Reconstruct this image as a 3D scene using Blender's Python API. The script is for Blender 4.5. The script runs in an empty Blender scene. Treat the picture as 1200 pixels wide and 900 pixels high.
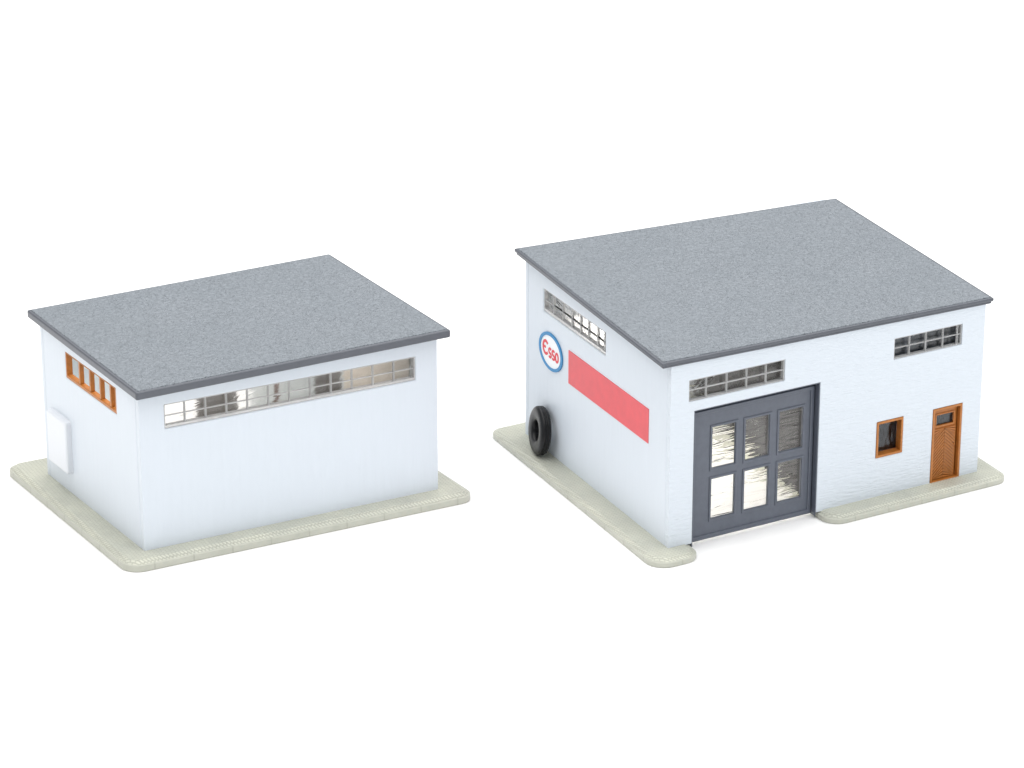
import bpy, bmesh, math
from mathutils import Vector, Matrix

SC = bpy.context.scene
COL = SC.collection

# ------------------------------------------------------------------ mesh helper
class MB:
    """collects polygons (in the model's own u, v, z coordinates) for ONE mesh object"""
    def __init__(s):
        s.v = []; s.f = []; s.key = {}
    def vert(s, p):
        k = (round(p[0], 6), round(p[1], 6), round(p[2], 6))
        if k not in s.key:
            s.key[k] = len(s.v); s.v.append(k)
        return s.key[k]
    def face(s, pts):
        ids = []
        for p in pts:
            i = s.vert(p)
            if not ids or ids[-1] != i: ids.append(i)
        if ids[0] == ids[-1]: ids.pop()
        if len(ids) > 2: s.f.append(ids)
    def prism(s, bot, top):
        """closed solid between two loops with the same number of points"""
        n = len(bot); base = len(s.v)
        s.v += [tuple(p) for p in bot] + [tuple(p) for p in top]
        s.f.append([base + i for i in reversed(range(n))])
        s.f.append([base + n + i for i in range(n)])
        for i in range(n):
            j = (i + 1) % n
            s.f.append([base + i, base + j, base + n + j, base + n + i])
    def box(s, F, a0, a1, n0, n1, z0, z1):
        """box in a frame F(a, n, z): along a wall, outward, up"""
        s.prism([F(a0, n0, z0), F(a1, n0, z0), F(a1, n1, z0), F(a0, n1, z0)],
                [F(a0, n0, z1), F(a1, n0, z1), F(a1, n1, z1), F(a0, n1, z1)])
    def ring(s, F, a0, a1, z0, z1, w, n0, n1, wb=None, wt=None):
        """picture-frame ring: one closed solid"""
        wb = w if wb is None else wb; wt = w if wt is None else wt
        o = [(a0, z0), (a1, z0), (a1, z1), (a0, z1)]
        i = [(a0 + w, z0 + wb), (a1 - w, z0 + wb), (a1 - w, z1 - wt), (a0 + w, z1 - wt)]
        s.loops(F, o, i, n0, n1)
    def loops(s, F, o, i, n0, n1):
        n = len(o); b = len(s.v)
        for L, h in ((o, n0), (i, n0), (o, n1), (i, n1)):
            s.v += [tuple(F(p[0], h, p[1])) for p in L]
        for k in range(n):
            j = (k + 1) % n
            s.f.append([b + k, b + j, b + n + j, b + n + k])
            s.f.append([b + 2*n + k, b + 3*n + k, b + 3*n + j, b + 2*n + j])
            s.f.append([b + k, b + 2*n + k, b + 2*n + j, b + j])
            s.f.append([b + n + k, b + n + j, b + 3*n + j, b + 3*n + k])
    def build(s, name, mat, parent=None, bevel=0, seg=2, smooth=False, label=None):
        me = bpy.data.meshes.new(name)
        me.from_pydata(s.v, [], s.f)
        bm = bmesh.new(); bm.from_mesh(me)
        bmesh.ops.recalc_face_normals(bm, faces=bm.faces)
        bm.to_mesh(me); bm.free()
        me.materials.append(mat)
        o = bpy.data.objects.new(name, me); COL.objects.link(o)
        if parent: o.parent = parent
        if smooth:
            for p in me.polygons: p.use_smooth = True
        if bevel:
            m = o.modifiers.new('bevel', 'BEVEL'); m.width = bevel; m.segments = seg
            m.limit_method = 'ANGLE'; m.angle_limit = math.radians(40)
        if label: o['label'] = label
        return o

def thing(name, label, cat, loc, rz, group=None):
    o = bpy.data.objects.new(name, None); COL.objects.link(o)
    o.location = loc; o.rotation_euler = (0, 0, rz)
    o.empty_display_size = .05
    o['label'] = label; o['category'] = cat
    if group: o['group'] = group
    return o

# ------------------------------------------------------------------ materials
def new_mat(name):
    m = bpy.data.materials.new(name); m.use_nodes = True
    nt = m.node_tree; b = nt.nodes['Principled BSDF']
    return m, nt, b
def N(nt, t, **k):
    n = nt.nodes.new(t)
    for a, v in k.items():
        if a in n.inputs: n.inputs[a].default_value = v
        else: setattr(n, a, v)
    return n
def coords(nt, scale=(1, 1, 1), rot=(0, 0, 0)):
    tc = N(nt, 'ShaderNodeTexCoord'); mp = N(nt, 'ShaderNodeMapping')
    mp.inputs['Scale'].default_value = scale; mp.inputs['Rotation'].default_value = rot
    nt.links.new(tc.outputs['Object'], mp.inputs['Vector'])
    return mp.outputs['Vector']
def bump(nt, b, height, dist, strength=1.0):
    bp = N(nt, 'ShaderNodeBump', Strength=strength, Distance=dist)
    nt.links.new(height, bp.inputs['Height']); nt.links.new(bp.outputs['Normal'], b.inputs['Normal'])
def ramp(nt, fac, c0, c1, p0=0, p1=1):
    r = N(nt, 'ShaderNodeValToRGB')
    r.color_ramp.elements[0].color = (*c0, 1); r.color_ramp.elements[1].color = (*c1, 1)
    r.color_ramp.elements[0].position = p0; r.color_ramp.elements[1].position = p1
    nt.links.new(fac, r.inputs['Fac']); return r.outputs['Color']

def plastic(name, col, rough=.4, var=.06, nscale=40, bdist=.0006, scale=(1, 1, 1), spec=.5, bscale=None):
    m, nt, b = new_mat(name)
    v = coords(nt, scale)
    n = N(nt, 'ShaderNodeTexNoise', Scale=nscale, Detail=5.0, Roughness=.6)
    nt.links.new(v, n.inputs['Vector'])
    c = ramp(nt, n.outputs['Fac'], [x*(1-var) for x in col], [min(1, x*(1+var)) for x in col], .3, .7)
    nt.links.new(c, b.inputs['Base Color'])
    r = N(nt, 'ShaderNodeMapRange'); r.inputs['To Min'].default_value = rough*.85; r.inputs['To Max'].default_value = rough*1.15
    nt.links.new(n.outputs['Fac'], r.inputs['Value']); nt.links.new(r.outputs['Result'], b.inputs['Roughness'])
    b.inputs['Specular IOR Level'].default_value = spec
    if bdist:
        h = n.outputs['Fac']
        if bscale:
            n2 = N(nt, 'ShaderNodeTexNoise', Scale=bscale, Detail=3.0)
            nt.links.new(v, n2.inputs['Vector']); h = n2.outputs['Fac']
        bump(nt, b, h, bdist)
    return m

WALL = (.635, .685, .742)
M_wall = plastic('white_plastic', WALL, .38, .012, 9, .0012, (6, 6, .6), .4)
M_plaster = plastic('brushed_white_plaster', WALL, .42, .015, 9, .0040, (5, 5, 26), .4, 4.5)
M_box = plastic('white_box_plastic', (.72, .745, .785), .35, .01, 10, .0006)

def roof_grain():
    m, nt, b = new_mat('grained_grey_plastic')
    v = coords(nt, (1, 1, 1))
    w = N(nt, 'ShaderNodeTexNoise', Scale=38.0, Detail=2.0)
    nt.links.new(v, w.inputs['Vector'])
    mx = N(nt, 'ShaderNodeMixRGB', blend_type='ADD'); mx.inputs[0].default_value = .02
    nt.links.new(v, mx.inputs[1]); nt.links.new(w.outputs['Color'], mx.inputs[2])
    vo = N(nt, 'ShaderNodeTexVoronoi', Scale=68.0); vo.feature = 'SMOOTH_F1'
    nt.links.new(mx.outputs[0], vo.inputs['Vector'])
    n = N(nt, 'ShaderNodeTexNoise', Scale=76.0, Detail=1.5, Roughness=.45, Distortion=1.8)
    nt.links.new(v, n.inputs['Vector'])
    add = N(nt, 'ShaderNodeMath', operation='ADD')
    nt.links.new(vo.outputs['Distance'], add.inputs[0]); nt.links.new(n.outputs['Fac'], add.inputs[1])
    n3 = N(nt, 'ShaderNodeTexNoise', Scale=5.0, Detail=4.0); nt.links.new(v, n3.inputs['Vector'])
    c = ramp(nt, n3.outputs['Fac'], (.207, .232, .259), (.218, .242, .269), .3, .7)
    nt.links.new(c, b.inputs['Base Color'])
    b.inputs['Roughness'].default_value = .42
    bump(nt, b, add.outputs[0], .0088)
    return m
M_grain = roof_grain()
M_grey = plastic('smooth_grey_shaded', (.086, .094, .112), .30, .07, 30, .0006)  # same plastic as the roof top; shade of the edge put into the colour
M_door = plastic('dark_grey_plastic', (.096, .109, .138), .35, .08, 35, .0006)
M_orange = plastic('orange_brown_plastic', (.41, .146, .027), .38, .16, 60, .0008)
M_red = plastic('red_print', (.70, .10, .115), .45, .06, 25, .0004)
M_blue = plastic('blue_print', (.015, .215, .47), .45, .05, 25, 0)
M_signwhite = plastic('sign_white', (.84, .86, .88), .4, .01, 25, 0)
M_letter = plastic('letter_red', (.68, .03, .05), .45, .06, 60, 0)
M_rubber = plastic('black_rubber', (.006, .0063, .0075), .34, .3, 60, .0008, spec=.28)
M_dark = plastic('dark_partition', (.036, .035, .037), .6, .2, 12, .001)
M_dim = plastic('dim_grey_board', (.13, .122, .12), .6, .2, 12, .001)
M_slate = plastic('slate_board', (.23, .25, .285), .55, .2, 14, .001)
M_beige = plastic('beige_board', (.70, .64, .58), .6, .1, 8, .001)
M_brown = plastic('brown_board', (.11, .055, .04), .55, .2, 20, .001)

def paving():
    m, nt, b = new_mat('small_paving')
    v = coords(nt, (1, 1, 1), (0, 0, math.radians(45)))
    br = N(nt, 'ShaderNodeTexBrick', Scale=30.0)
    br.inputs['Color1'].default_value = (.565, .578, .50, 1); br.inputs['Color2'].default_value = (.605, .616, .535, 1)
    br.inputs['Mortar'].default_value = (.49, .50, .43, 1)
    br.inputs['Mortar Size'].default_value = .06; br.inputs['Mortar Smooth'].default_value = .6
    br.inputs['Brick Width'].default_value = .55; br.inputs['Row Height'].default_value = .28
    nt.links.new(v, br.inputs['Vector'])
    n = N(nt, 'ShaderNodeTexNoise', Scale=7.0, Detail=5.0); nt.links.new(v, n.inputs['Vector'])
    mx = N(nt, 'ShaderNodeMixRGB', blend_type='MULTIPLY'); mx.inputs[0].default_value = 1
    c = ramp(nt, n.outputs['Fac'], (.9, .9, .9), (1.06, 1.05, 1.02), .3, .7)
    nt.links.new(br.outputs['Color'], mx.inputs[1]); nt.links.new(c, mx.inputs[2])
    nt.links.new(mx.outputs[0], b.inputs['Base Color'])
    b.inputs['Roughness'].default_value = .5
    n2 = N(nt, 'ShaderNodeTexNoise', Scale=70.0, Detail=3.0); nt.links.new(v, n2.inputs['Vector'])
    sub = N(nt, 'ShaderNodeMath', operation='SUBTRACT')
    nt.links.new(n2.outputs['Fac'], sub.inputs[0]); nt.links.new(br.outputs['Fac'], sub.inputs[1])
    bump(nt, b, sub.outputs[0], .0024)
    return m
M_pave = paving()

def kerb():
    m, nt, b = new_mat('kerb_plastic')
    tc = N(nt, 'ShaderNodeTexCoord'); sp = N(nt, 'ShaderNodeSeparateXYZ')
    nt.links.new(tc.outputs['Object'], sp.inputs[0])
    sn = N(nt, 'ShaderNodeSeparateXYZ'); nt.links.new(tc.outputs['Normal'], sn.inputs[0])
    ab = N(nt, 'ShaderNodeMath', operation='ABSOLUTE'); nt.links.new(sn.outputs['X'], ab.inputs[0])
    gt = N(nt, 'ShaderNodeMath', operation='GREATER_THAN'); nt.links.new(ab.outputs[0], gt.inputs[0]); gt.inputs[1].default_value = .6
    mix = N(nt, 'ShaderNodeMix'); nt.links.new(gt.outputs[0], mix.inputs[0])
    nt.links.new(sp.outputs['X'], mix.inputs[2]); nt.links.new(sp.outputs['Y'], mix.inputs[3])
    d = N(nt, 'ShaderNodeMath', operation='MULTIPLY'); nt.links.new(mix.outputs[0], d.inputs[0]); d.inputs[1].default_value = 1/.142
    fr = N(nt, 'ShaderNodeMath', operation='FRACT'); nt.links.new(d.outputs[0], fr.inputs[0])
    lt = N(nt, 'ShaderNodeMath', operation='LESS_THAN'); nt.links.new(fr.outputs[0], lt.inputs[0]); lt.inputs[1].default_value = .035
    n = N(nt, 'ShaderNodeTexNoise', Scale=14.0, Detail=4.0); nt.links.new(tc.outputs['Object'], n.inputs['Vector'])
    c = ramp(nt, n.outputs['Fac'], (.45, .457, .392), (.495, .498, .43), .3, .7)
    mx = N(nt, 'ShaderNodeMixRGB'); nt.links.new(lt.outputs[0], mx.inputs[0]); nt.links.new(c, mx.inputs[1])
    mx.inputs[2].default_value = (.41, .413, .352, 1)
    nt.links.new(mx.outputs[0], b.inputs['Base Color']); b.inputs['Roughness'].default_value = .45
    bump(nt, b, lt.outputs[0], -.002)
    return m
M_kerb = kerb()

def clear(name, col, rough, bscale, bdist, scale, ior=1.45, dist=0.0):
    m, nt, b = new_mat(name)
    b.inputs['Base Color'].default_value = (*col, 1)
    b.inputs['Transmission Weight'].default_value = 1
    b.inputs['Roughness'].default_value = rough; b.inputs['IOR'].default_value = ior
    v = coords(nt, scale)
    n = N(nt, 'ShaderNodeTexNoise', Scale=bscale, Detail=2.0, Distortion=dist); nt.links.new(v, n.inputs['Vector'])
    bump(nt, b, n.outputs['Fac'], bdist)
    return m
M_wavy = clear('wavy_clear_plastic', (.97, .955, .93), .0, 8, .013, (.7, .7, 4.2), 1.45, .7)
M_cell = clear('clear_cell_plastic', (.74, .72, .695), .13, 9, .011, (.8, .8, 2.2), 1.45, .8)
M_smoke = clear('smoky_clear_plastic', (.80, .85, .92), .12, 30, .006, (1, 1, .4))
def frosted():
    m, nt, b = new_mat('frosted_clear_plastic')
    b.inputs['Base Color'].default_value = (.82, .82, .82, 1)
    b.inputs['Transmission Weight'].default_value = .55
    b.inputs['Roughness'].default_value = .18
    v = coords(nt); n = N(nt, 'ShaderNodeTexNoise', Scale=60.0); nt.links.new(v, n.inputs['Vector'])
    bump(nt, b, n.outputs['Fac'], .001)
    return m
M_frost = frosted()

def table_mat():
    m, nt, b = new_mat('white_table')
    v = coords(nt); n = N(nt, 'ShaderNodeTexNoise', Scale=3.0, Detail=3.0); nt.links.new(v, n.inputs['Vector'])
    c = ramp(nt, n.outputs['Fac'], (.915, .915, .912), (.93, .93, .928))
    nt.links.new(c, b.inputs['Base Color'])
    b.inputs['Roughness'].default_value = .9; b.inputs['Specular IOR Level'].default_value = .1
    return m
M_table = table_mat()

# ------------------------------------------------------------------ setting: the white table
t = MB(); t.prism([(-40, -20, -.2), (40, -20, -.2), (40, 60, -.2), (-40, 60, -.2)],
                  [(-40, -20, 0), (40, -20, 0), (40, 60, 0), (-40, 60, 0)])
tb = t.build('white_tabletop', M_table); tb['kind'] = 'structure'

# ------------------------------------------------------------------ building shell
def round_poly(pts, rad, n=7):
    """round the corners of a polygon; rad per corner"""
    out = []; k = len(pts)
    for i, p in enumerate(pts):
        p = Vector(p); a = Vector(pts[i-1]); c = Vector(pts[(i+1) % k]); r = rad[i]
        if r <= 0: out.append((p.x, p.y)); continue
        da = (a-p).normalized(); dc = (c-p).normalized()
        ang = da.angle(dc); tl = r/math.tan(ang/2)
        s = p+da*tl; e = p+dc*tl; ctr = p+(da+dc).normalized()*(r/math.sin(ang/2))
        for j in range(n+1):
            q = s.lerp(e, j/n)
            # project chord onto the circle, evenly in angle
            a0 = math.atan2(s.y-ctr.y, s.x-ctr.x); a1 = math.atan2(e.y-ctr.y, e.x-ctr.x)
            d = (a1-a0+math.pi) % (2*math.pi)-math.pi
            th = a0+d*j/n
            out.append((ctr.x+r*math.cos(th), ctr.y+r*math.sin(th)))
    return out
def inset(poly, d):
    k = len(poly); out = []
    for i in range(k):
        p = Vector(poly[i]); a = Vector(poly[i-1]); c = Vector(poly[(i+1) % k])
        e1 = (p-a).normalized(); e2 = (c-p).normalized()
        n1 = Vector((-e1.y, e1.x)); n2 = Vector((-e2.y, e2.x))
        n = (n1+n2); n = n.normalized()
        out.append(tuple(p+n*(d/max(.3, n.dot(n1)))))
    return out

class House:
    def __init__(s, root, W, D, h0, h1, h2, sk, tb, T=.024):
        s.root, s.W, s.D, s.h0, s.h1, s.h2, s.sk, s.tb, s.T = root, W, D, h0, h1, h2, sk, tb, T
    def P(s, u, v, z): return (u+s.sk*v, v, z)
    def h(s, u, v): return s.h0+(s.h1-s.h0)*v/s.D+(s.h2-s.h0)*u/s.W
    def front(s, a, n, z): return s.P(a, -n, z)          # a = u
    def left(s, a, n, z): return s.P(-n, a, z)           # a = v
    def back(s, a, n, z): return s.P(a, s.D+n, z)
    def right(s, a, n, z): return s.P(s.W+n, a, z)
    def wall(s, side, holes, mat, a0, a1, z0=None, bevel=.004):
        """one wall slab with openings cut clean through"""
        F = getattr(s, side); T = s.T
        z0 = s.tb-.004 if z0 is None else z0
        top = {'front': lambda a: s.h(a, 0), 'back': lambda a: s.h(a, s.D),
               'left': lambda a: s.h(0, a), 'right': lambda a: s.h(s.W, a)}[side]
        A = sorted({a0, a1} | {x for h in holes for x in h[:2]})
        Z = sorted({z0} | {max(x, z0) for h in holes for x in h[2:]})
        nz = len(Z)
        def zz(k, a): return Z[k] if k < nz else top(a)+.004
        def solid(i, k):
            if not (0 <= i < len(A)-1 and 0 <= k < nz): return False
            am = (A[i]+A[i+1])/2; zm = (Z[k]+(Z[k+1] if k+1 < nz else Z[k]+.01))/2
            return not any(h[0] < am < h[1] and h[2] < zm < h[3] for h in holes)
        m = MB()
        for i in range(len(A)-1):
            for k in range(nz):
                if not solid(i, k): continue
                x0, x1 = A[i], A[i+1]
                def q(a, n, kk): return F(a, n, zz(kk, a))
                m.face([q(x0, 0, k), q(x1, 0, k), q(x1, 0, k+1), q(x0, 0, k+1)])
                m.face([q(x0, -T, k), q(x0, -T, k+1), q(x1, -T, k+1), q(x1, -T, k)])
                if not solid(i-1, k): m.face([q(x0, 0, k), q(x0, 0, k+1), q(x0, -T, k+1), q(x0, -T, k)])
                if not solid(i+1, k): m.face([q(x1, 0, k), q(x1, -T, k), q(x1, -T, k+1), q(x1, 0, k+1)])
                if not solid(i, k-1): m.face([q(x0, 0, k), q(x0, -T, k), q(x1, -T, k), q(x1, 0, k)])
                if not solid(i, k+1): m.face([q(x0, 0, k+1), q(x1, 0, k+1), q(x1, -T, k+1), q(x0, -T, k+1)])
        return m.build('wall', mat, s.root, bevel, 3)
    def roof(s, corners, t, step):
        """roof slab: grey moulded edge and a grained top sheet"""
        def pt(c, z): return s.P(c[0], c[1], s.h(c[0], c[1])+z)
        ctr = Vector((sum(c[0] for c in corners)/4, sum(c[1] for c in corners)/4))
        def ins(d):
            k = 4; return inset(corners, d)
        m = MB()
        if step:   # fascia in two stages, the lower one set back
            low = ins(.0055)
            m.prism([pt(c, -.0025) for c in low], [pt(c, t*.42) for c in low])
            m.prism([pt(c, t*.38) for c in corners], [pt(c, t) for c in corners])
        else:
            m.prism([pt(c, 0) for c in corners], [pt(c, t) for c in corners])
        r = m.build('roof', M_grey, s.root, .0065 if not step else .004, 3)
        g = MB(); i1 = ins(.0095); i2 = ins(.0115)
        g.prism([pt(c, t-.002) for c in i1], [pt(c, t+.002) for c in i2])
        g.build('roof_sheet', M_grain, r)
        return r
    def plate(s, poly, rad):
        o = round_poly(poly, rad)
        m = MB()
        b = [s.P(p[0], p[1], 0.0006) for p in o]; tp = [s.P(p[0], p[1], s.tb*.68) for p in o]
        m.prism(b, tp)
        k = m.build('base_plate', M_kerb, s.root, .0035, 3)
        i = inset(o, .006); i2 = inset(o, .022)
        m = MB(); m.prism([s.P(p[0], p[1], s.tb*.66) for p in i], [s.P(p[0], p[1], s.tb) for p in i2])
        m.build('paving', M_pave, k)
        return k
    def strip(s, side, a0, a1, z0, z1, bars, mat_pane, zmid=None, fb=.0035, bw=.0023):
        """moulded clear window strip: frame and glazing bars, two rows of cells, panes behind"""
        F = getattr(s, side); m = MB()
        m.ring(F, a0+.0004, a1-.0004, z0+.0004, z1-.0004, .004, -.0225, -.004, fb, .004)
        zm = (z0+z1)/2 if zmid is None else zmid
        for b in bars:
            m.box(F, b-bw, b-bw*.25, -.014, -.0045, z0+fb, z1-.004)
            m.box(F, b+bw*.25, b+bw, -.014, -.0045, z0+fb, z1-.004)
        ed = [a0+.004]+[b for b in bars]+[a1-.004]
        for i in range(len(ed)-1):
            l = ed[i]+(0 if i == 0 else bw); r = ed[i+1]-(0 if i == len(ed)-2 else bw)
            m.box(F, l, r, -.014, -.0052, zm-.0013, zm+.0013)
        w = m.build('strip_window', M_frost, s.root, .0009, 2)
        p = MB(); p.box(F, a0-.006, a1+.006, -.0285, -.0245, z0-.006, z1+.006)
        p.build('pane', mat_pane, w)
        return w

def interior(H, name, mat, pts, z0, top_gap, label=None, th=.008):
    """upright board inside the shell, following the points"""
    m = MB()
    for (u0, v0), (u1, v1) in zip(pts[:-1], pts[1:]):
        d = Vector((u1-u0, v1-v0)).normalized(); n = Vector((-d.y, d.x))*th/2
        c = [(u0+n.x, v0+n.y), (u1+n.x, v1+n.y), (u1-n.x, v1-n.y), (u0-n.x, v0-n.y)]
        m.prism([H.P(p[0], p[1], z0) for p in c], [H.P(p[0], p[1], H.h(*p)-top_gap) for p in c])
    return m.build(name, mat, H.root, label=label)

# ================================================================== LEFT MODEL: seen from behind
rootL = thing('model_garage', 'smaller white model building with plain long wall under one full-length glazed strip and grey roof',
              'model building', (-1.2313, 10.4898, 0), .4894, 'white model buildings on the table')
H = House(rootL, 1.1042, .7729, .6001, .6162, .6135, -.0665, .0376)
H.plate([(-.097, -.08), (1.204, -.08), (1.204, .927), (-.0905, .930)], [.062, .05, .06, .05])
sz0, sz1 = .462, .5495
VENT = (.174, .5695, .4715, .5655)
H.wall('front', [(.0905, 1.0205, sz0, sz1)], M_wall, 0, H.W)
H.wall('left', [VENT], M_wall, H.T+.0005, H.D-H.T-.0005)
H.wall('right', [], M_wall, H.T+.0005, H.D-H.T-.0005)
H.wall('back', [(.25, .78, .06, .50)], M_wall, 0, H.W)
H.roof([(-.026, -.043), (1.133, -.042), (1.133, .812), (-.0255, .8148)], .0287, False)
barsL = [.0916+.004, .1665, .2419, .3177, .394, .4707, .5478, .6254, .7035, .782, .8609, .9403]
H.strip('front', .0905, 1.0205, sz0, sz1, barsL[1:], M_cell, fb=.010)
# louvred opening in the short wall
v0, v1, z0, z1 = VENT
m = MB(); m.ring(H.left, v0, v1, z0, z1, .008, -.0225, -.001, .010, .004)
for c in (.222, .302, .382, .465):
    m.box(H.left, c-.0055, c+.0055, -.0185, -.003, z0+.010, z1-.004)
m.build('vent_window', M_orange, rootL, .0012)
# box on the short wall
m = MB(); m.prism([H.left(.548, -.010, .118), H.left(.703, -.010, .118), H.left(.703, .023, .118), H.left(.548, .023, .118)],
                  [H.left(.548, -.010, .316), H.left(.703, -.010, .316), H.left(.703, .023, .311), H.left(.548, .023, .311)])
m.build('wall_box', M_box, rootL, .008, 4)
# boards and post added for the tones seen through the glazed strip
interior(H, 'inner_board', M_dim, [(.37, .34), (.52, .34)], H.tb, .012, 'added dark board toning the glazing')
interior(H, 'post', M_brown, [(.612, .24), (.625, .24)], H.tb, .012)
interior(H, 'inner_board', M_dim, [(.77, .25), (.87, .25)], H.tb, .012, 'added dark board toning the glazing')
interior(H, 'inner_board', M_beige, [(.872, .235), (1.078, .150)], H.tb, .012, 'added beige board toning the glazing')

# ================================================================== RIGHT MODEL: seen from the front
rootR = thing('model_garage', 'larger white model garage with grey six-pane door, orange entrance door and red side stripe',
              'model building', (.5249, 10.532, 0), .5286, 'white model buildings on the table')
H = House(rootR, 1.3, 1.111, .6878, .7255, .6635, .0864, .0282)
GU0, GU1, GZ1 = .095, .606, .5075
H.plate([(-.097, -.087), (.088, -.087), (.088, .98), (.614, .98), (.614, -.085), (1.388, -.083), (1.388, 1.222), (-.1, 1.222)],
        [.075, .055, 0, 0, .07, .05, .06, .05])
DOOR = (1.091, 1.2195, .0, .3075); WIN = (.850, .964, .1735, .309)
S1 = (.072, .457, .5425, .6205); S2 = (.911, 1.202, .5285, .6065); S3 = (.478, .9637, .553, .6385)
H.wall('front', [(GU0, GU1, 0, GZ1), DOOR, WIN, S1, S2], M_plaster, 0, H.W)
H.wall('left', [S3], M_wall, H.T+.0005, H.D-H.T-.0005)
H.wall('right', [], M_wall, H.T+.0005, H.D-H.T-.0005)
H.wall('back', [(.20, 1.15, .55, .63)], M_wall, 0, H.W)
H.roof([(-.043, -.013), (1.325, -.012), (1.320, 1.064), (-.043, 1.118)], .0196, True)
H.strip('front', *S1, [.1434, .2251, .305, .3832], M_cell)
H.strip('front', *S2, [.9784, 1.0487, 1.1219, 1.1835], M_smoke)
H.strip('left', *S3, [.8908, .8181, .7461, .6795, .6181, .5481, .4962], M_cell, fb=.012)

# --- big garage door, recessed in its opening
F = H.front
gz0, gz1 = .0125, .497
leaf_holes = []
CU = [(.187, .2805), (.3215, .418), (.459, .5555)]; CZ = [(.0825, .2285), (.268, .418)]
m = MB()
A = [GU0+.018]+[x for c in CU for x in c]+[GU1-.016]; Z = [gz0+.014]+[x for c in CZ for x in c]+[gz1-.0205]
def is_hole(i, k): return 0 <= i < 7 and 0 <= k < 5 and i % 2 == 1 and k % 2 == 1
def sol(i, k): return 0 <= i < 7 and 0 <= k < 5 and not is_hole(i, k)
nf, nb = -.031, -.040
for i in range(7):
    for k in range(5):
        if not sol(i, k): continue
        x0, x1, y0, y1 = A[i], A[i+1], Z[k], Z[k+1]
        m.face([F(x0, nf, y0), F(x1, nf, y0), F(x1, nf, y1), F(x0, nf, y1)])
        m.face([F(x0, nb, y0), F(x0, nb, y1), F(x1, nb, y1), F(x1, nb, y0)])
        if not sol(i-1, k): m.face([F(x0, nf, y0), F(x0, nf, y1), F(x0, nb, y1), F(x0, nb, y0)])
        if not sol(i+1, k): m.face([F(x1, nf, y0), F(x1, nb, y0), F(x1, nb, y1), F(x1, nf, y1)])
        if not sol(i, k-1): m.face([F(x0, nf, y0), F(x0, nb, y0), F(x1, nb, y0), F(x1, nf, y0)])
        if not sol(i, k+1): m.face([F(x0, nf, y1), F(x1, nf, y1), F(x1, nb, y1), F(x0, nb, y1)])
gd = m.build('garage_door', M_door, rootR, .0012)
m = MB()
m.box(F, GU0+.0005, GU0+.004, -.046, -.002, gz0-.003, GZ1-.0005)
m.box(F, GU1-.004, GU1-.0005, -.046, -.002, gz0-.003, GZ1-.0005)
m.box(F, GU0+.0042, GU1-.0042, -.046, -.002, GZ1-.004, GZ1-.0005)
m.box(F, GU0+.0042, GU1-.0042, -.046, -.0425, GZ1-.035, GZ1-.0042)
m.box(F, GU0+.0042, GU0+.018, -.046, -.0425, gz0, GZ1-.0352)
m.box(F, GU1-.018, GU1-.0042, -.046, -.0425, gz0, GZ1-.0352)
m.build('door_casing', M_door, gd, .0006)
m = MB(); m.ring(F, GU0+.0065, GU1-.0065, gz0, gz1-.0095, .0145, -.042, -.0255, .016, .014)
m.build('door_frame', M_door, gd, .003, 3)
for cz in CZ:
    for cu in CU:
        m = MB(); m.ring(F, cu[0]-.009, cu[1]+.009, cz[0]-.009, cz[1]+.009, .0085, -.0395, -.0275)
        f = m.build('pane_frame', M_door, gd, .002, 2)
for cz in CZ:
    for cu in CU:
        p = MB(); p.box(F, cu[0]-.006, cu[1]+.006, -.0455, -.0405, cz[0]-.006, cz[1]+.006)
        p.build('pane', M_wavy, gd)

# --- small square window
m = MB(); a0, a1, b0, b1 = WIN
m.ring(F, a0+.001, a1-.001, b0+.001, b1-.001, .0085, -.030, .0025)
w = m.build('window', M_orange, rootR, .0015)
p = MB(); p.box(F, a0+.008, a1-.008, -.0345, -.0305, b0+.008, b1-.008); p.build('pane', M_smoke, w)

# --- orange side door with herringbone boards
a0, a1, _, b1 = DOOR; b0 = H.tb+.0015
L0, L1 = a0+.010, a1-.014
m = MB()
q = (L0+.016, L1-.014, .2335, .2745)
m.box(F, L0, q[0], -.024, -.016, b0, b1-.008); m.box(F, q[1], L1, -.024, -.016, b0, b1-.008)
m.box(F, q[0], q[1], -.024, -.016, b0, q[2]); m.box(F, q[0], q[1], -.024, -.016, q[3], b1-.008)
mid = (L0+L1)/2; lo, hi = b0+.004, .222
half = mid-L0-.006; drop = half*.95; z = lo-drop+.002
while z < hi:
    for sgn in (-1, 1):
        pts = []
        A0, A1 = mid+sgn*.0008, mid+sgn*half
        # parallelogram sloping down from the middle, clipped to the board field
        def line(a, zc): return zc - drop*abs(a-mid)/half
        quad = [(A0, line(A0, z+drop)), (A1, line(A1, z+drop)), (A1, line(A1, z+drop+.0075)), (A0, line(A0, z+drop+.0075))]
        quad = [(a, min(max(y, lo), hi)) for a, y in quad]
        if max(y for a, y in quad)-min(y for a, y in quad) < .002: continue
        if abs(quad[0][1]-quad[3][1]) < 1e-5 and abs(quad[1][1]-quad[2][1]) < 1e-5: continue
        m.prism([F(a, -.0170, y) for a, y in quad], [F(a, -.0095, y) for a, y in quad])
    z += .0125
d = m.build('entrance_door', M_orange, rootR, 0)
m = MB(); m.ring(F, a0+.001, a1-.001, H.tb-.002, b1-.001, .009, -.0265, .002, .0045, .008)
m.build('door_frame', M_orange, d, .0015)
m = MB(); m.ring(F, q[0]-.005, q[1]+.005, q[2]-.005, q[3]+.005, .0055, -.0235, -.0125); m.build('pane_frame', M_orange, d, .001)
p = MB(); p.box(F, q[0]+.0005, q[1]-.0005, -.0235, -.0205, q[2]+.0005, q[3]-.0005); p.build('pane', M_smoke, d)
m = MB(); m.box(F, L1-.012, L1-.006, -.0165, -.0065, .150, .156); m.build('handle', M_orange, d, .0015)

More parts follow.
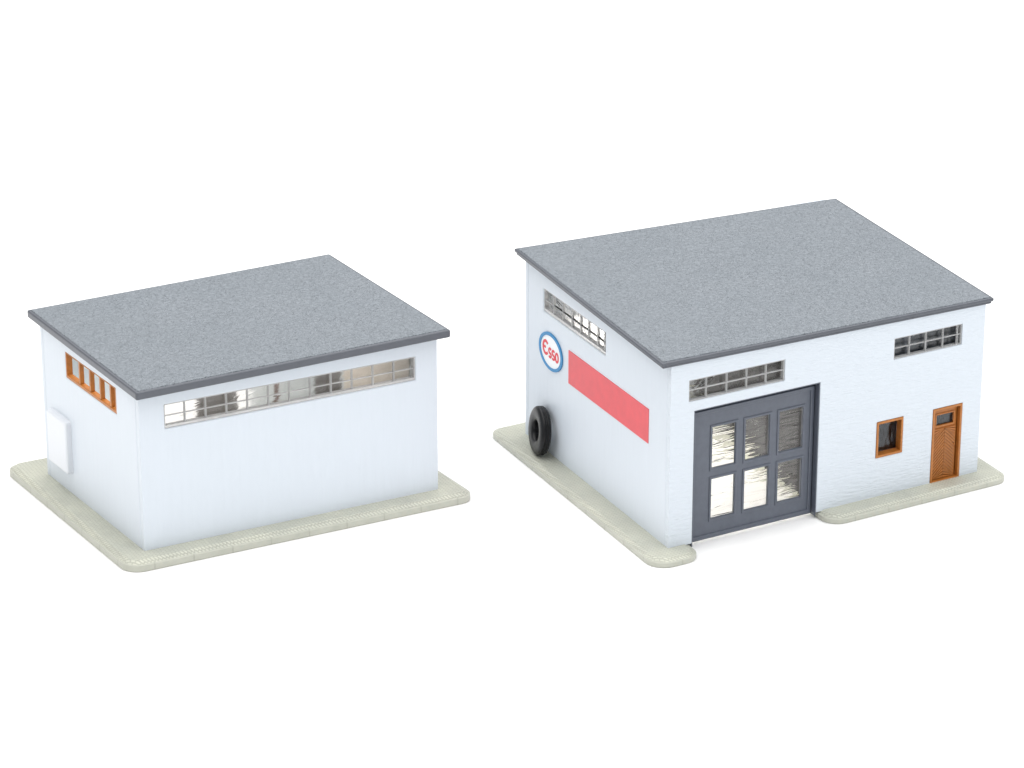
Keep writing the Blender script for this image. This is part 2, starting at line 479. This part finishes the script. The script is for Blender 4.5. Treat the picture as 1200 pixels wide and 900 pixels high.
# --- red printed panel and oval sign on the side wall
G = H.left
m = MB(); m.box(G, .152, .7575, -.001, .0022, .3525, .4775)
m.build('wall_panel', M_red, rootR, .0006)
sv, szc, ea, eb = .896, .4215, .094, .0700
def ell(a, b, n=56): return [(sv+a*math.cos(2*math.pi*i/n), szc+b*math.sin(2*math.pi*i/n)) for i in range(n)]
m = MB(); o = ell(ea-.004, eb-.004); m.prism([G(p[0], -.001, p[1]) for p in o], [G(p[0], .003, p[1]) for p in o])
sg = m.build('oval_sign', M_signwhite, rootR)
m = MB(); m.loops(G, ell(ea, eb), ell(ea-.0145, eb-.0112), .0005, .0052); m.build('sign_ring', M_blue, sg, .0006)
def stroke(m, pts, w, n0=.0028, n1=.0042):
    L = []; R = []
    for i, p in enumerate(pts):
        p = Vector(p); a = Vector(pts[max(0, i-1)]); b = Vector(pts[min(len(pts)-1, i+1)])
        d = (b-a).normalized(); nrm = Vector((-d.y, d.x))*w/2
        L.append(p+nrm); R.append(p-nrm)
    lp = L+R[::-1]
    # x of the lettering runs towards the near corner, i.e. against v
    b = [G(sv-q.x, n0, szc+q.y) for q in lp]; tp = [G(sv-q.x, n1, szc+q.y) for q in lp]
    n = len(L); base = len(m.v); k = 2*n
    m.v += b+tp
    for i in range(n-1):
        m.f.append([base+i, base+i+1, base+k-2-i, base+k-1-i])
        m.f.append([base+k+i, base+2*k-1-i, base+2*k-2-i, base+k+i+1])
    for i in range(k):
        j = (i+1) % k; m.f.append([base+i, base+k+i, base+k+j, base+j])
def arc(cx, cy, rx, ry, a0, a1, n=14):
    return [(cx+rx*math.cos(math.radians(a0+(a1-a0)*i/n)), cy+ry*math.sin(math.radians(a0+(a1-a0)*i/n))) for i in range(n+1)]
m = MB(); W_ = .0102
# E: rounded back with curled arms and a middle bar
stroke(m, arc(-.040, .005, .0205, .0240, 42, 318, 22), W_)
stroke(m, [(-.0600, .0055), (-.040, .0055)], W_*.85)
def ess(cx):
    up = arc(cx, .0022, .0095, .0088, 35, 270, 12); dn = arc(cx, -.0142, .0095, .0076, 90, -145, 12)
    stroke(m, up[:-1]+[(cx, -.0065)]+dn[1:], W_*.82)
ess(-.0055); ess(.0215)
stroke(m, arc(.0495, -.006, .0108, .0160, 0, 360, 22), W_*.82)
m.build('lettering', M_letter, sg)

# --- what shows through door panes and windows: the partition between garage and office
interior(H, 'inner_board', M_dark, [(.627, .045), (.640, .40), (.715, 1.08)], .001, .02, 'dark inner board between garage and office')
interior(H, 'inner_board', M_slate, [(.645, .20), (1.26, .20)], H.tb, .02, 'added slate grey board for the dim office behind the windows')  # board added to give the office windows their unlit tone

m = MB(); m.box(G, .46, 1.0, -.26, -.026, .49, .498); m.build('reflector', M_signwhite, rootR, label='added pale shelf under the side glazing')  # pale board added so the side strip's cells look bright

# ================================================================== tyre leaning on the side wall
Rr, rin, wd = .0885, .038, .042
lean = math.radians(6); turn = math.radians(-9)
prof = [(rin, -wd*.34), (rin+.004, -wd*.42), (rin+.016, -wd*.46), (rin+.030, -wd*.5), (Rr-.010, -wd*.44), (Rr-.003, -wd*.33),
        (Rr, -wd*.2), (Rr, -wd*.1), (Rr-.003, -wd*.085), (Rr-.003, -wd*.055), (Rr, -wd*.04), (Rr, wd*.04), (Rr-.003, wd*.055), (Rr-.003, wd*.085), (Rr, wd*.1),
        (Rr, wd*.2), (Rr-.003, wd*.33), (Rr-.010, wd*.44), (rin+.030, wd*.5), (rin+.016, wd*.46), (rin+.004, wd*.42), (rin, wd*.34)]
m = MB(); n = 64; kk = len(prof)
for i in range(n):
    a = 2*math.pi*i/n
    for r, x in prof: m.v.append((x, r*math.cos(a), r*math.sin(a)))
for i in range(n):
    j = (i+1) % n
    for k in range(kk):
        l = (k+1) % kk; m.f.append([i*kk+k, j*kk+k, j*kk+l, i*kk+l])
ty = m.build('tyre', M_rubber, None, 0, smooth=True)
RT = Matrix.Rotation(-math.atan(.0864)+turn, 4, 'Z') @ Matrix.Rotation(lean, 4, 'Y')
q = [RT @ Vector(v) for v in m.v]
cv = .921                                                   # place along the wall; then slide in until it touches
cu = -.0006-max(p.x-.0864*p.y for p in q)
ty.matrix_world = Matrix.Translation((.5249, 10.532, 0)) @ Matrix.Rotation(.5286, 4, 'Z') @ \
    Matrix.Translation((cu+.0864*cv, cv, H.tb+.0004-min(p.z for p in q))) @ RT
ty['label'] = 'black rubber tyre leaning on the white side wall below the round blue sign'; ty['category'] = 'tyre'

# ================================================================== lights
def area(name, loc, target, size, size_y, power, col=(1, 1, 1), spread=180):
    l = bpy.data.lights.new(name, 'AREA'); l.shape = 'RECTANGLE'; l.size = size; l.size_y = size_y
    l.energy = power; l.color = col; l.spread = math.radians(spread)
    o = bpy.data.objects.new(name, l); COL.objects.link(o); o.location = loc
    o.rotation_euler = (Vector(target)-Vector(loc)).to_track_quat('-Z', 'Y').to_euler()
    return o
area('overhead_softbox', (.2, 13.0, 7.0), (.2, 12.99, 0), 13, 15, 1350, (1, .99, .98))
area('right_softbox', (6.5, 5.5, 4.2), (.3, 10.8, .3), 4, 4, 150, (.95, .98, 1))
area('left_softbox', (-7.0, 7.0, 4.5), (.0, 10.8, .3), 4, 4, 120, (1, .968, .93))
# fill lights added under the two roofs to brighten the insides
def inside(root, loc, sx, sy, p):
    l = bpy.data.lights.new('interior_fill', 'AREA'); l.shape = 'RECTANGLE'; l.size = sx; l.size_y = sy; l.energy = p
    l.color = (1, .96, .90); l.spread = math.radians(125)
    o = bpy.data.objects.new('interior_fill', l); COL.objects.link(o)
    M = Matrix.Translation(root.location) @ Matrix.Rotation(root.rotation_euler.z, 4, 'Z')
    o.location = M @ Vector(loc); o.rotation_euler = (0, 0, root.rotation_euler.z)
inside(rootR, (.35, .60, .66), .26, .70, 5.8)
inside(rootL, (.50, .36, .585), 1.0, .60, 6.5)

w = bpy.data.worlds.new('World'); SC.world = w; w.use_nodes = True
bg = w.node_tree.nodes['Background']; bg.inputs['Color'].default_value = (.97, .985, 1, 1); bg.inputs['Strength'].default_value = .5

# ================================================================== camera
cam = bpy.data.cameras.new('camera'); co = bpy.data.objects.new('camera', cam); COL.objects.link(co)
cam.sensor_width = 36; cam.lens = 36*4027.5/1200; cam.clip_start = .05; cam.clip_end = 500
co.location = (0, 0, 4.835); co.rotation_euler = (math.pi/2-.380389, 0, 0)
SC.camera = co
SC.view_settings.view_transform = 'Standard'; SC.view_settings.look = 'None'
SC.view_settings.exposure = 0; SC.view_settings.gamma = 1
SC.cycles.max_bounces = 14; SC.cycles.transmission_bounces = 12; SC.cycles.diffuse_bounces = 6
SC.cycles.use_denoising = True
